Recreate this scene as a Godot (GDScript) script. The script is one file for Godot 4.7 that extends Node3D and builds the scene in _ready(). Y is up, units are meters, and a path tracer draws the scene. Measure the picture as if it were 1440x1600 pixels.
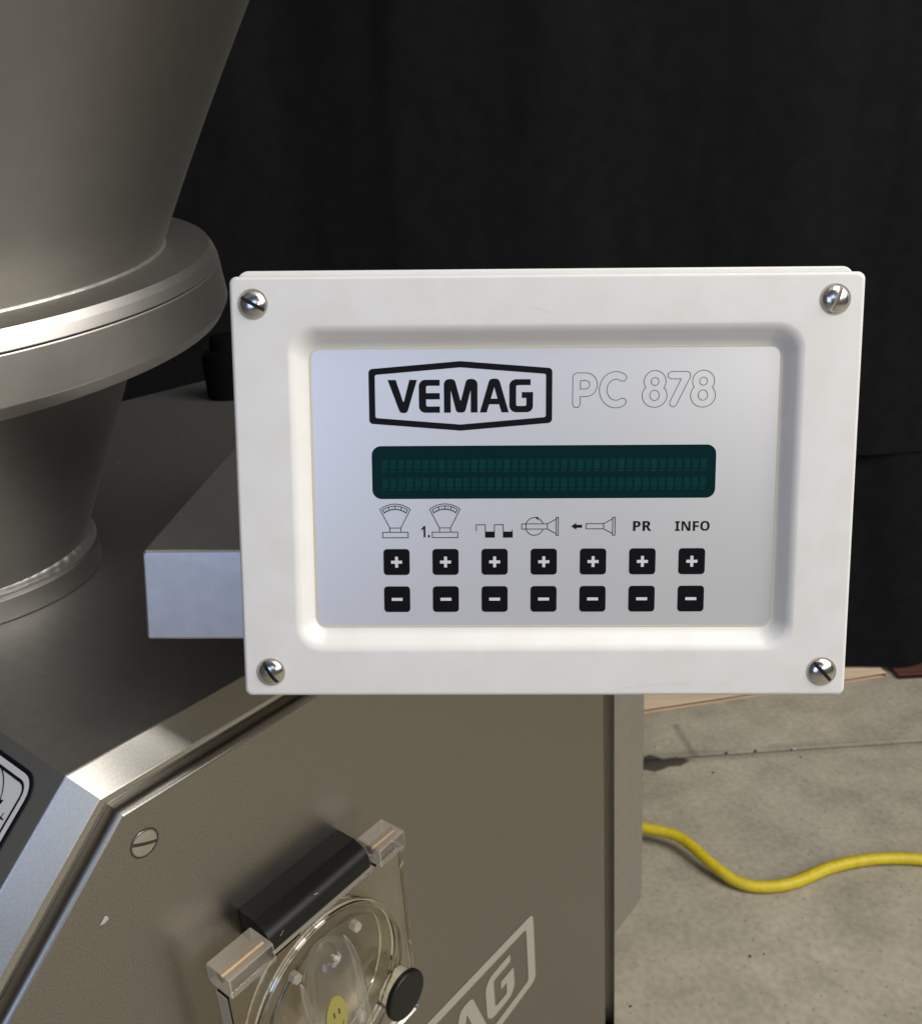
extends Node3D
# A control box on a swivel arm beside the hopper of a stainless stuffing machine, a black curtain behind.
# Geometry is in metres; most helpers take millimetres in the frame of the thing they build.

const MM := 0.001
var M := {}
var used := {}

# ---------------------------------------------------------------- helpers
func lin(r: float, g: float, b: float, a := 1.0) -> Color:
	return Color(r, g, b, a).linear_to_srgb()

func numbered(called: String, parent: Node) -> String:
	var key := str(parent.get_instance_id()) + called
	var n: int = used.get(key, 0)
	used[key] = n + 1
	return called if n == 0 else "%s_%03d" % [called, n]

func thing(called: String, label: String, category: String, group := "") -> Node3D:
	var o := Node3D.new()
	o.name = numbered(called, self)
	add_child(o, true)
	tag(o, label, category, group)
	return o

func part_node(called: String, parent: Node3D) -> Node3D:
	var o := Node3D.new()
	o.name = numbered(called, parent)
	parent.add_child(o, true)
	return o

func tag(o: Node, label: String, category: String, group := "") -> void:
	o.set_meta("label", label)
	o.set_meta("category", category)
	if group:
		o.set_meta("group", group)

# triangles run counter-clockwise seen from outside; normals are smoothed below the given angle
func commit(called: String, t: PackedVector3Array, mat: Material, parent: Node, smooth := 35.0, uvs := PackedVector2Array()) -> MeshInstance3D:
	var o := MeshInstance3D.new()
	o.name = numbered(called, parent)
	o.mesh = make_mesh(t, smooth, uvs)
	o.material_override = null
	o.mesh.surface_set_material(0, mat)
	parent.add_child(o, true)
	return o

func make_mesh(t: PackedVector3Array, smooth := 35.0, uvs := PackedVector2Array()) -> ArrayMesh:
	var n := t.size() / 3
	var fn := PackedVector3Array()
	fn.resize(n)
	var at := {}
	for i in n:
		var c := (t[i * 3 + 1] - t[i * 3]).cross(t[i * 3 + 2] - t[i * 3])
		fn[i] = c
		if smooth > 0.0:
			for k in 3:
				var key := Vector3i((t[i * 3 + k] * 200000.0).round())
				if at.has(key):
					at[key].append(i)
				else:
					at[key] = [i]
	var v := PackedVector3Array()
	var nn := PackedVector3Array()
	var uu := PackedVector2Array()
	var lim := cos(deg_to_rad(smooth))
	for i in n:
		var me := fn[i].normalized()
		for k in [0, 2, 1]:
			var p := t[i * 3 + k]
			var s := me
			if smooth > 0.0:
				s = Vector3.ZERO
				for j in at[Vector3i((p * 200000.0).round())]:
					if fn[j].normalized().dot(me) > lim:
						s += fn[j]
				s = s.normalized()
				if s == Vector3.ZERO:
					s = me
			v.append(p)
			nn.append(s)
			uu.append(uvs[i * 3 + k] if uvs.size() else Vector2(p.x, p.y))
	var arr := []
	arr.resize(Mesh.ARRAY_MAX)
	arr[Mesh.ARRAY_VERTEX] = v
	arr[Mesh.ARRAY_NORMAL] = nn
	arr[Mesh.ARRAY_TEX_UV] = uu
	var m := ArrayMesh.new()
	m.add_surface_from_arrays(Mesh.PRIMITIVE_TRIANGLES, arr)
	return m

func quad(t: PackedVector3Array, a: Vector3, b: Vector3, c: Vector3, d: Vector3) -> void:
	if not a.is_equal_approx(b) and not b.is_equal_approx(c):
		t.append_array([a, b, c])
	if not a.is_equal_approx(d) and not d.is_equal_approx(c):
		t.append_array([a, c, d])

func shifted(t: PackedVector3Array, x: Transform3D) -> PackedVector3Array:
	return x * t

# polygon whose corners [x, y, r] are rounded; millimetres in, metres out, counter-clockwise
func rounded(c: Array, seg := 5) -> PackedVector2Array:
	var out := PackedVector2Array()
	var n := c.size()
	for i in n:
		var p := Vector2(c[i][0], c[i][1])
		var r: float = c[i][2] if c[i].size() > 2 else 0.0
		if r <= 0.0:
			out.append(p * MM)
			continue
		var a := Vector2(c[(i + n - 1) % n][0], c[(i + n - 1) % n][1]) - p
		var b := Vector2(c[(i + 1) % n][0], c[(i + 1) % n][1]) - p
		var half := acos(clampf(a.normalized().dot(b.normalized()), -1, 1)) / 2.0
		var d := minf(r / tan(half), minf(a.length(), b.length()) * 0.499)
		r = d * tan(half)
		var ctr := p + (a.normalized() + b.normalized()).normalized() * (r / sin(half))
		var s := p + a.normalized() * d - ctr
		var e := p + b.normalized() * d - ctr
		var sweep := s.angle_to(e)
		for k in seg + 1:
			out.append((ctr + s.rotated(sweep * k / seg)) * MM)
	if Geometry2D.is_polygon_clockwise(out):
		pass
	return ccw(out)

func ccw(p: PackedVector2Array) -> PackedVector2Array:
	var a := 0.0
	for i in p.size():
		a += p[i].cross(p[(i + 1) % p.size()])
	if a < 0.0:
		p.reverse()
	return p

func rrect(cx: float, cy: float, hx: float, hy: float, r: float, seg := 5) -> PackedVector2Array:
	return rounded([[cx - hx, cy - hy, r], [cx + hx, cy - hy, r], [cx + hx, cy + hy, r], [cx - hx, cy + hy, r]], seg)

func disc(cx: float, cy: float, r: float, seg := 32) -> PackedVector2Array:
	var out := PackedVector2Array()
	for k in seg:
		out.append(Vector2(cx + r * cos(TAU * k / seg), cy + r * sin(TAU * k / seg)) * MM)
	return out

func fill(t: PackedVector3Array, p: PackedVector2Array, z: float, up := true) -> void:
	var big := PackedVector2Array()
	for v in p:
		big.append(v * 20000.0)
	var ix := Geometry2D.triangulate_polygon(big)
	for i in range(0, ix.size(), 3):
		var a := p[ix[i]]
		var b := p[ix[i + 1]]
		var c := p[ix[i + 2]]
		if ((b - a).cross(c - a) > 0.0) != up:
			var s := b
			b = c
			c = s
		t.append_array([Vector3(a.x, a.y, z), Vector3(b.x, b.y, z), Vector3(c.x, c.y, z)])

# flat ring between an outer outline and an inner one (a bridge joins them into one polygon)
func fill_holes(t: PackedVector3Array, outer: PackedVector2Array, holes: Array, z: float) -> void:
	var poly := outer
	for h: PackedVector2Array in holes:
		var best := INF
		var bi := 0
		var bj := 0
		for i in poly.size():
			for j in h.size():
				var d := poly[i].distance_squared_to(h[j])
				if d < best:
					best = d
					bi = i
					bj = j
		var merged := PackedVector2Array()
		for i in bi + 1:
			merged.append(poly[i])
		for j in h.size() + 1:
			merged.append(h[(bj - j + h.size() * 2) % h.size()])
		for i in range(bi, poly.size()):
			merged.append(poly[i])
		poly = merged
	fill(t, poly, z)

func inset(p: PackedVector2Array, d: float) -> PackedVector2Array:
	if absf(d) < 1e-9:
		return p
	var out := PackedVector2Array()
	var n := p.size()
	for i in n:
		var a := (p[i] - p[(i + n - 1) % n]).normalized()
		var b := (p[(i + 1) % n] - p[i]).normalized()
		var na := Vector2(-a.y, a.x)
		var nb := Vector2(-b.y, b.x)
		var m := (na + nb).normalized()
		out.append(p[i] + m * d / maxf(m.dot(na), 0.2))
	return out

# walls that follow an outline through a profile of [inset mm, z mm], back to front
func loft(t: PackedVector3Array, p: PackedVector2Array, profile: Array, cap := true, back := false) -> void:
	var rings := []
	for q in profile:
		rings.append([inset(p, q[0] * MM), q[1] * MM])
	bands(t, rings)
	if cap:
		fill(t, rings[-1][0], rings[-1][1])
	if back:
		fill(t, rings[0][0], rings[0][1], false)

func bands(t: PackedVector3Array, rings: Array) -> void:
	for k in rings.size() - 1:
		var a: PackedVector2Array = rings[k][0]
		var b: PackedVector2Array = rings[k + 1][0]
		var za: float = rings[k][1]
		var zb: float = rings[k + 1][1]
		for i in a.size():
			var j := (i + 1) % a.size()
			quad(t, Vector3(a[i].x, a[i].y, za), Vector3(a[j].x, a[j].y, za), Vector3(b[j].x, b[j].y, zb), Vector3(b[i].x, b[i].y, zb))

# thin print line along a path, millimetres
func stroke(t: PackedVector3Array, path: PackedVector2Array, w: float, z: float, closed := false) -> void:
	var n := path.size()
	var l := PackedVector2Array()
	var r := PackedVector2Array()
	for i in n:
		var a := (path[i] - path[(i + n - 1) % n]).normalized()
		var b := (path[(i + 1) % n] - path[i]).normalized()
		if not closed and i == 0:
			a = b
		if not closed and i == n - 1:
			b = a
		var na := Vector2(-a.y, a.x)
		var m := (na + Vector2(-b.y, b.x)).normalized()
		var k := w * MM / 2.0 / maxf(m.dot(na), 0.35)
		l.append(path[i] + m * k)
		r.append(path[i] - m * k)
	for i in (n if closed else n - 1):
		var j := (i + 1) % n
		quad(t, Vector3(r[i].x, r[i].y, z), Vector3(r[j].x, r[j].y, z), Vector3(l[j].x, l[j].y, z), Vector3(l[i].x, l[i].y, z))

func path_mm(p: Array) -> PackedVector2Array:
	var out := PackedVector2Array()
	for q in p:
		out.append(Vector2(q[0], q[1]) * MM)
	return out

func arc(cx: float, cy: float, rx: float, ry: float, a0: float, a1: float, seg := 16) -> PackedVector2Array:
	var out := PackedVector2Array()
	for k in seg + 1:
		var a := deg_to_rad(lerpf(a0, a1, float(k) / seg))
		out.append(Vector2(cx + rx * cos(a), cy + ry * sin(a)) * MM)
	return out

# turned body round the y axis; profile of [r mm, y mm] from bottom to top along its outside
func lathe(t: PackedVector3Array, profile: Array, seg := 96) -> void:
	for k in profile.size() - 1:
		for i in seg:
			var q := []
			for e in [[i, k], [i + 1, k], [i + 1, k + 1], [i, k + 1]]:
				var a: float = -TAU * (e[0] % seg) / seg
				q.append(Vector3(profile[e[1]][0] * cos(a), profile[e[1]][1], profile[e[1]][0] * sin(a)) * MM)
			quad(t, q[0], q[1], q[2], q[3])

func tube(t: PackedVector3Array, pts: Array, r: float, seg := 14) -> void:
	var rings := []
	var n := pts.size()
	for i in n:
		var d: Vector3 = (pts[mini(i + 1, n - 1)] - pts[maxi(i - 1, 0)]).normalized()
		var s := d.cross(Vector3.UP).normalized()
		var u := s.cross(d)
		var ring := []
		for k in seg:
			ring.append(pts[i] + (s * cos(TAU * k / seg) + u * sin(TAU * k / seg)) * r)
		rings.append(ring)
	for i in n - 1:
		for k in seg:
			var j := (k + 1) % seg
			quad(t, rings[i][k], rings[i + 1][k], rings[i + 1][j], rings[i][j])

func solid_box(t: PackedVector3Array, lo: Vector3, hi: Vector3, b := 1.0) -> void:
	# box with chamfered edges, millimetres
	var p := rounded([[lo.x, lo.y, b], [hi.x, lo.y, b], [hi.x, hi.y, b], [lo.x, hi.y, b]], 3)
	loft(t, p, [[b, lo.z], [b * 0.3, lo.z + b * 0.3], [0, lo.z + b], [0, hi.z - b], [b * 0.3, hi.z - b * 0.3], [b, hi.z]], true, true)

# ---------------------------------------------------------------- materials
func noise(freq: float, kind := FastNoiseLite.TYPE_SIMPLEX_SMOOTH, oct := 4, sd := 1) -> FastNoiseLite:
	var f := FastNoiseLite.new()
	f.noise_type = kind
	f.frequency = freq
	f.fractal_octaves = oct
	f.seed = sd
	return f

func noise_tex(f: FastNoiseLite, lo: Color, hi: Color, size := 512, as_normal := 0.0) -> NoiseTexture2D:
	var t := NoiseTexture2D.new()
	t.width = size
	t.height = size
	t.seamless = true
	t.noise = f
	if as_normal > 0.0:
		t.as_normal_map = true
		t.bump_strength = as_normal
	else:
		var g := Gradient.new()
		g.set_color(0, lo)
		g.set_color(1, hi)
		t.color_ramp = g
	return t

func std(called: String, c: Color, rough: float, metal := 0.0) -> StandardMaterial3D:
	var m := StandardMaterial3D.new()
	m.resource_name = called
	m.albedo_color = c
	m.roughness = rough
	m.metallic = metal
	M[called] = m
	return m

func triplanar(m: StandardMaterial3D, s: Vector3) -> void:
	m.uv1_triplanar = true
	m.uv1_scale = s

func materials() -> void:
	var grain := noise_tex(noise(0.30, FastNoiseLite.TYPE_SIMPLEX_SMOOTH, 2, 5), Color.BLACK, Color.WHITE, 512, 1.4)
	var cloudy := noise_tex(noise(0.006, FastNoiseLite.TYPE_SIMPLEX_SMOOTH, 6, 8), Color(0.86, 0.86, 0.86), Color(1, 1, 1), 512)
	var tint := noise_tex(noise(0.09, FastNoiseLite.TYPE_SIMPLEX_SMOOTH, 4, 21), Color(0.86, 0.86, 0.855), Color(1, 1, 1), 512)
	var s := std("steel", lin(0.57, 0.55, 0.51), 0.34, 1.0)
	triplanar(s, Vector3.ONE * 12.0)
	s.albedo_texture = tint
	s.roughness_texture = cloudy
	s.roughness_texture_channel = BaseMaterial3D.TEXTURE_CHANNEL_RED
	s.normal_enabled = true
	s.normal_texture = grain
	s.normal_scale = 0.005
	var d := std("dull_steel", lin(0.33, 0.32, 0.298), 0.47, 1.0)
	triplanar(d, Vector3.ONE * 9.0)
	d.albedo_texture = tint
	d.roughness_texture = cloudy
	d.roughness_texture_channel = BaseMaterial3D.TEXTURE_CHANNEL_RED
	d.normal_enabled = true
	d.normal_texture = grain
	d.normal_scale = 0.005
	var soft := noise_tex(noise(0.02, FastNoiseLite.TYPE_SIMPLEX_SMOOTH, 4, 77), Color(0.95, 0.95, 0.945), Color(1, 1, 1), 256)
	d.roughness_texture = null
	d.albedo_texture = soft
	for e in [["ring_steel", lin(0.50, 0.48, 0.45), 0.42], ["arm_steel", lin(0.59, 0.58, 0.56), 0.45], ["door_steel", lin(0.40, 0.38, 0.35), 0.36], ["cabinet_steel", lin(0.56, 0.55, 0.53), 0.45]]:
		var c := s.duplicate() as StandardMaterial3D
		c.resource_name = e[0]
		c.albedo_color = e[1]
		c.roughness = e[2]
		M[e[0]] = c
		if e[0] != "door_steel":
			c.roughness_texture = null
			c.albedo_texture = soft
	var w := std("weld_steel", lin(0.62, 0.60, 0.57), 0.45, 1.0)
	triplanar(w, Vector3.ONE * 9.0)
	w.normal_enabled = true
	w.normal_texture = noise_tex(noise(0.03, FastNoiseLite.TYPE_CELLULAR, 2, 3), Color.BLACK, Color.WHITE, 256, 5.0)
	w.normal_scale = 0.6
	var sc := std("screw_steel", lin(0.62, 0.60, 0.57), 0.24, 1.0)
	triplanar(sc, Vector3.ONE * 30.0)
	sc.roughness_texture = noise_tex(noise(0.03, FastNoiseLite.TYPE_SIMPLEX_SMOOTH, 5, 9), Color(0.55, 0.55, 0.55), Color(1, 1, 1), 256)
	std("slot_dirt", lin(0.045, 0.035, 0.028), 0.85)
	std("slot_filler", lin(0.42, 0.38, 0.31), 0.8)
	var wp := std("white_plastic", lin(0.74, 0.728, 0.705), 0.42)
	triplanar(wp, Vector3.ONE * 6.0)
	wp.albedo_texture = noise_tex(noise(0.012, FastNoiseLite.TYPE_SIMPLEX_SMOOTH, 5, 31), Color(0.972, 0.966, 0.955), Color(1, 1, 1), 512)
	wp.roughness_texture = noise_tex(noise(0.02, FastNoiseLite.TYPE_SIMPLEX_SMOOTH, 5, 33), Color(0.8, 0.8, 0.8), Color(1, 1, 1), 256)
	wp.normal_enabled = true
	wp.normal_texture = grain
	wp.normal_scale = 0.03
	std("washer_plastic", lin(0.42, 0.39, 0.33), 0.5)
	std("sealant", lin(0.62, 0.56, 0.40), 0.6)
	std("scratch", lin(0.61, 0.59, 0.555), 0.6)
	std("grime", lin(0.36, 0.31, 0.24), 0.8)
	var mb := std("silver_film", lin(0.70, 0.695, 0.69), 0.39, 0.58)
	triplanar(mb, Vector3.ONE * 14.0)
	mb.normal_enabled = true
	mb.normal_texture = grain
	mb.normal_scale = 0.02
	std("print_black", lin(0.008, 0.008, 0.011), 0.5).metallic_specular = 0.18
	std("print_grey", lin(0.055, 0.055, 0.055), 0.5)
	std("button_black", lin(0.006, 0.006, 0.008), 0.5).metallic_specular = 0.18
	std("sign_grey", lin(0.62, 0.62, 0.62), 0.45)
	std("lcd_back", lin(0.0022, 0.019, 0.0215), 0.6).metallic_specular = 0.1
	std("lcd_cell", lin(0.003, 0.034, 0.0355), 0.6).metallic_specular = 0.1
	std("lcd_cell_pale", lin(0.0034, 0.038, 0.039), 0.6).metallic_specular = 0.1
	var g := std("lcd_glass", Color(0.9, 1.0, 0.98, 0.0), 0.2)
	g.transparency = BaseMaterial3D.TRANSPARENCY_ALPHA
	g.metallic_specular = 0.16
	var ac := std("acrylic", Color(1.0, 0.985, 0.94, 0.0), 0.015)
	ac.refraction_enabled = true
	ac.refraction_scale = 0.049
	var cl := std("clear_shell", Color(1, 1, 1, 0.012), 0.03)
	cl.transparency = BaseMaterial3D.TRANSPARENCY_ALPHA
	var fr := std("frosted", Color(0.74, 0.70, 0.62, 0.8), 0.6)
	fr.transparency = BaseMaterial3D.TRANSPARENCY_ALPHA
	var lg := std("clear_lug", Color(0.88, 0.83, 0.75, 0.30), 0.04)
	lg.transparency = BaseMaterial3D.TRANSPARENCY_ALPHA
	var fb := std("frosted_rib", Color(0.80, 0.77, 0.70, 0.5), 0.35)
	fb.transparency = BaseMaterial3D.TRANSPARENCY_ALPHA
	std("black_rubber", lin(0.003, 0.003, 0.003), 0.8).metallic_specular = 0.15
	std("brass", lin(0.34, 0.22, 0.11), 0.38, 1.0)
	var bp := std("black_plastic", lin(0.008, 0.008, 0.008), 0.42)
	bp.metallic_specular = 0.4
	triplanar(bp, Vector3.ONE * 12.0)
	bp.normal_enabled = true
	bp.normal_texture = grain
	bp.normal_scale = 0.05
	std("yellow_sticker", lin(0.33, 0.285, 0.06), 0.55)
	std("white_sticker", lin(0.70, 0.71, 0.70), 0.3)
	std("etch", lin(0.41, 0.38, 0.32), 0.75, 0.35)
	std("chip_dark", lin(0.42, 0.41, 0.39), 0.5, 0.9)
	std("chip", lin(0.42, 0.405, 0.375), 0.7)
	var yc := std("cable_yellow", lin(0.66, 0.52, 0.012), 0.5)
	triplanar(yc, Vector3.ONE * 8.0)
	yc.albedo_texture = noise_tex(noise(0.03, FastNoiseLite.TYPE_SIMPLEX_SMOOTH, 5, 14), Color(0.86, 0.85, 0.8), Color(1, 1, 1), 256)
	var wd := std("pale_wood", Color.WHITE, 0.6)
	triplanar(wd, Vector3(0.8, 14.0, 14.0))
	wd.albedo_texture = noise_tex(noise(0.012, FastNoiseLite.TYPE_SIMPLEX_SMOOTH, 4, 17), lin(0.60, 0.44, 0.28), lin(0.74, 0.60, 0.44), 512)
	var rw := std("red_wood", Color.WHITE, 0.55)
	triplanar(rw, Vector3(0.8, 14.0, 14.0))
	rw.albedo_texture = noise_tex(noise(0.012, FastNoiseLite.TYPE_SIMPLEX_SMOOTH, 4, 18), lin(0.07, 0.026, 0.018), lin(0.13, 0.052, 0.034), 256)
	var ct := std("curtain_cloth", lin(0.0098, 0.0098, 0.0106), 0.95)
	ct.metallic_specular = 0.15
	ct.rim_enabled = true
	ct.rim = 0.06
	triplanar(ct, Vector3.ONE * 3.0)
	ct.albedo_texture = noise_tex(noise(0.012, FastNoiseLite.TYPE_SIMPLEX_SMOOTH, 5, 41), Color(0.86, 0.86, 0.87), Color(1, 1, 1), 512)
	var co := std("concrete", Color.WHITE, 0.72)
	co.albedo_texture = concrete_picture()
	co.metallic_specular = 0.4
	std("joint_dirt", lin(0.05, 0.045, 0.038), 0.95)

# colour of the concrete over 2.4 m: clouds, pores, trowel streaks, a dark spill and pale scuffs
func concrete_picture() -> ImageTexture:
	var n := 1300
	var im := Image.create(n, n, false, Image.FORMAT_RGB8)
	var big := noise(1.6, FastNoiseLite.TYPE_SIMPLEX_SMOOTH, 4, 51)
	var mid := noise(7.0, FastNoiseLite.TYPE_SIMPLEX_SMOOTH, 4, 52)
	var fine := noise(60.0, FastNoiseLite.TYPE_SIMPLEX_SMOOTH, 2, 53)
	var pore := noise(26.0, FastNoiseLite.TYPE_CELLULAR, 1, 54)
	for j in n:
		for i in n:
			var x := -0.4 + 2.4 * i / n
			var z := -2.1 + 2.4 * j / n
			var v := 0.35 + 0.075 * big.get_noise_2d(x, z) + 0.075 * mid.get_noise_2d(x, z * 1.15) + 0.05 * fine.get_noise_2d(x, z)
			var p := pore.get_noise_2d(x, z)
			if p < -0.955:
				v *= 0.62
			var warm := 0.5 + 0.5 * big.get_noise_2d(z + 7.0, x)
			var wob := mid.get_noise_2d(x * 0.7, z * 0.7)
			# spill lying along the joint
			var dx := (x - 0.375) / 0.078
			var dz := (z + 1.566) / (0.022 + 0.016 * wob + 0.012 * mid.get_noise_2d(x * 3.0 + 3.0, 1.0))
			var spill := clampf((1.15 - dx * dx - dz * dz) * 3.0, 0.0, 1.0)
			# worn dark edge of the joint
			var edge := clampf(1.0 - absf(z + 1.579 + 0.01 * wob) / (0.026 + 0.016 * wob), 0.0, 1.0) * clampf(1.15 - x * 0.8, 0.2, 1.0) * 0.55
			# scuff running up to the joint
			var t := clampf((z + 1.70) / 0.12, 0.0, 1.0)
			var sc := clampf(1.0 - absf(x - lerpf(0.455, 0.468, t) - 0.006 * wob) / 0.013, 0.0, 1.0) * (1.0 if z > -1.70 and z < -1.58 else 0.0) * 0.35
			v *= 1.0 - 0.80 * spill
			v *= (1.0 - edge) * (1.0 - sc)
			# pale rubbed marks
			for k in [[0.545, -1.06, 0.02, 0.07], [0.42, -0.98, 0.03, 0.05], [0.50, -0.92, 0.05, 0.025], [0.62, -1.45, 0.03, 0.03]]:
				var q := pow((x - k[0]) / k[2], 2) + pow((z - k[1]) / k[3], 2)
				v += 0.05 * exp(-q) * (0.5 + mid.get_noise_2d(x * 4.0, z * 4.0) * 1.4)
			v = clampf(v, 0.02, 0.6)
			im.set_pixel(i, j, Color(v * 1.0, v * lerpf(0.885, 0.91, warm), v * lerpf(0.65, 0.72, warm)).linear_to_srgb())
	return ImageTexture.create_from_image(im)

# ---------------------------------------------------------------- scene
func _ready() -> void:
	var cam := Camera3D.new()
	cam.name = "camera"
	cam.transform = Transform3D(Basis(Vector3(0.997785, -0.062187, 0.023613), Vector3(0.066519, 0.932802, -0.354197), Vector3(0.0, 0.354983, 0.934873)).orthonormalized(), Vector3(0, 1.2, 0))
	var lens := CameraAttributesPhysical.new()
	lens.frustum_focal_length = 20.55
	lens.frustum_focus_distance = 0.44
	lens.frustum_near = 0.02
	lens.frustum_far = 60.0
	lens.exposure_aperture = 15.0
	cam.fov = 60.57
	cam.near = 0.02
	cam.far = 60.0
	cam.attributes = lens
	add_child(cam)
	var env := Environment.new()
	env.background_mode = Environment.BG_COLOR
	env.background_color = lin(0.072, 0.071, 0.070)
	env.tonemap_mode = Environment.TONE_MAPPER_LINEAR
	env.tonemap_exposure = 1.22
	env.sdfgi_enabled = true
	env.ssao_enabled = true
	env.ssil_enabled = true
	var we := WorldEnvironment.new()
	we.name = "surroundings"
	we.environment = env
	add_child(we)
	# hall lamps overhead to the right, and cool daylight through a wide opening far behind the camera
	area("ceiling_lamp", Vector3(1.9, 3.1, 0.2), Vector3(0.25, 0.5, -0.4), Vector2(2.1, 3.3), lin(1.0, 0.97, 0.92), 8.0)
	area("ceiling_lamp", Vector3(3.8, 4.0, 2.2), Vector3(0.1, 1.0, -0.4), Vector2(3.4, 3.4), lin(1.0, 0.97, 0.92), 11.0)
	area("ceiling_lamp", Vector3(2.9, 3.3, 5.0), Vector3(0.1, 1.0, -0.4), Vector2(2.4, 1.6), lin(1.0, 0.95, 0.88), 3.7)
	area("doorway_daylight", Vector3(-2.3, 2.5, 5.2), Vector3(-0.2, 1.1, -0.4), Vector2(2.4, 2.6), lin(0.52, 0.64, 1.0), 4.6)
	area("skylight", Vector3(0.0, 3.4, 4.2), Vector3(-0.3, 0.85, -0.4), Vector2(1.5, 1.1), lin(0.46, 0.64, 1.0), 1.15)
	materials()
	setting()
	machine()
	hopper()
	panel()
	floor_things()

func area(called: String, at: Vector3, to: Vector3, size: Vector2, c: Color, e: float) -> void:
	var l := AreaLight3D.new()
	l.name = numbered(called, self)
	l.area_size = size
	l.light_color = c
	l.light_energy = e
	l.shadow_enabled = true
	l.area_range = 12.0
	add_child(l, true)
	l.look_at_from_position(at, to, Vector3.UP if absf((to - at).normalized().y) < 0.99 else Vector3.RIGHT)

func setting() -> void:
	# ground under the slabs is the bottom of the joints
	var fl := Node3D.new()
	fl.name = "floor"
	fl.set_meta("kind", "structure")
	add_child(fl)
	var xs := [-6.0, -1.9, 2.6, 7.0]
	var zs := [-4.6, -1.579, 1.6, 6.0]
	for i in 3:
		for j in 3:
			var lo := Vector2(xs[i] + 0.003, zs[j] + 0.003)
			var hi := Vector2(xs[i + 1] - 0.003, zs[j + 1] - 0.003)
			var t := PackedVector3Array()
			var b := 0.004
			var p := PackedVector2Array([lo, Vector2(hi.x, lo.y), hi, Vector2(lo.x, hi.y)])
			# outline lies in x / -z so that the loft's z is up
			var q := PackedVector2Array()
			for v in p:
				q.append(Vector2(v.x, -v.y))
			q = ccw(q)
			loft(t, q, [[0, -100], [0, -4], [1.2, -1.2], [4, 0]], true)
			for k in t.size():
				t[k] = Vector3(t[k].x, t[k].z, -t[k].y)
			var uv := PackedVector2Array()
			for v in t:
				uv.append(Vector2((v.x + 0.4) / 2.4, (v.z + 2.1) / 2.4))
			commit("concrete_slab", t, M.concrete, fl, 20.0, uv)
	var g := PackedVector3Array()
	quad(g, Vector3(-6, -0.02, 6), Vector3(7, -0.02, 6), Vector3(7, -0.02, -4.6), Vector3(-6, -0.02, -4.6))
	commit("joint_bed", g, M.joint_dirt, fl, 0.0)

# cloth hung between heights, folded by a wave of its own
func cloth(x0: float, x1: float, y0: float, y1: float, z: float, sd: int, creases: Array) -> PackedVector3Array:
	var t := PackedVector3Array()
	var f := noise(0.55, FastNoiseLite.TYPE_SIMPLEX_SMOOTH, 2, sd)
	var nx := 300
	var ny := 90
	var p := []
	for i in nx + 1:
		var row := []
		for j in ny + 1:
			var x := lerpf(x0, x1, float(i) / nx)
			var y := lerpf(y0, y1, float(j) / ny)
			var d := 0.034 * f.get_noise_2d(x * 2.6, y * 0.35) + 0.016 * f.get_noise_2d(x * 7.0 + 9.0, y * 1.6) + 0.004 * f.get_noise_2d(x * 26.0, y * 14.0 + x * 5.0)
			for c in creases:
				var s: float = x - c[0] - c[1] * (y - 1.2)
				d += c[2] * (1.0 / (1.0 + exp(-s / 0.010)) - 0.5) * exp(-absf(s) / 0.35)
			row.append(Vector3(x, y, z + d))
		p.append(row)
	for i in nx:
		for j in ny:
			quad(t, p[i][j], p[i + 1][j], p[i + 1][j + 1], p[i][j + 1])
			var o := Vector3(0, 0, -0.003)
			if j == 0:
				quad(t, p[i][0] + o, p[i + 1][0] + o, p[i + 1][0], p[i][0])
	return t

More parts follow.
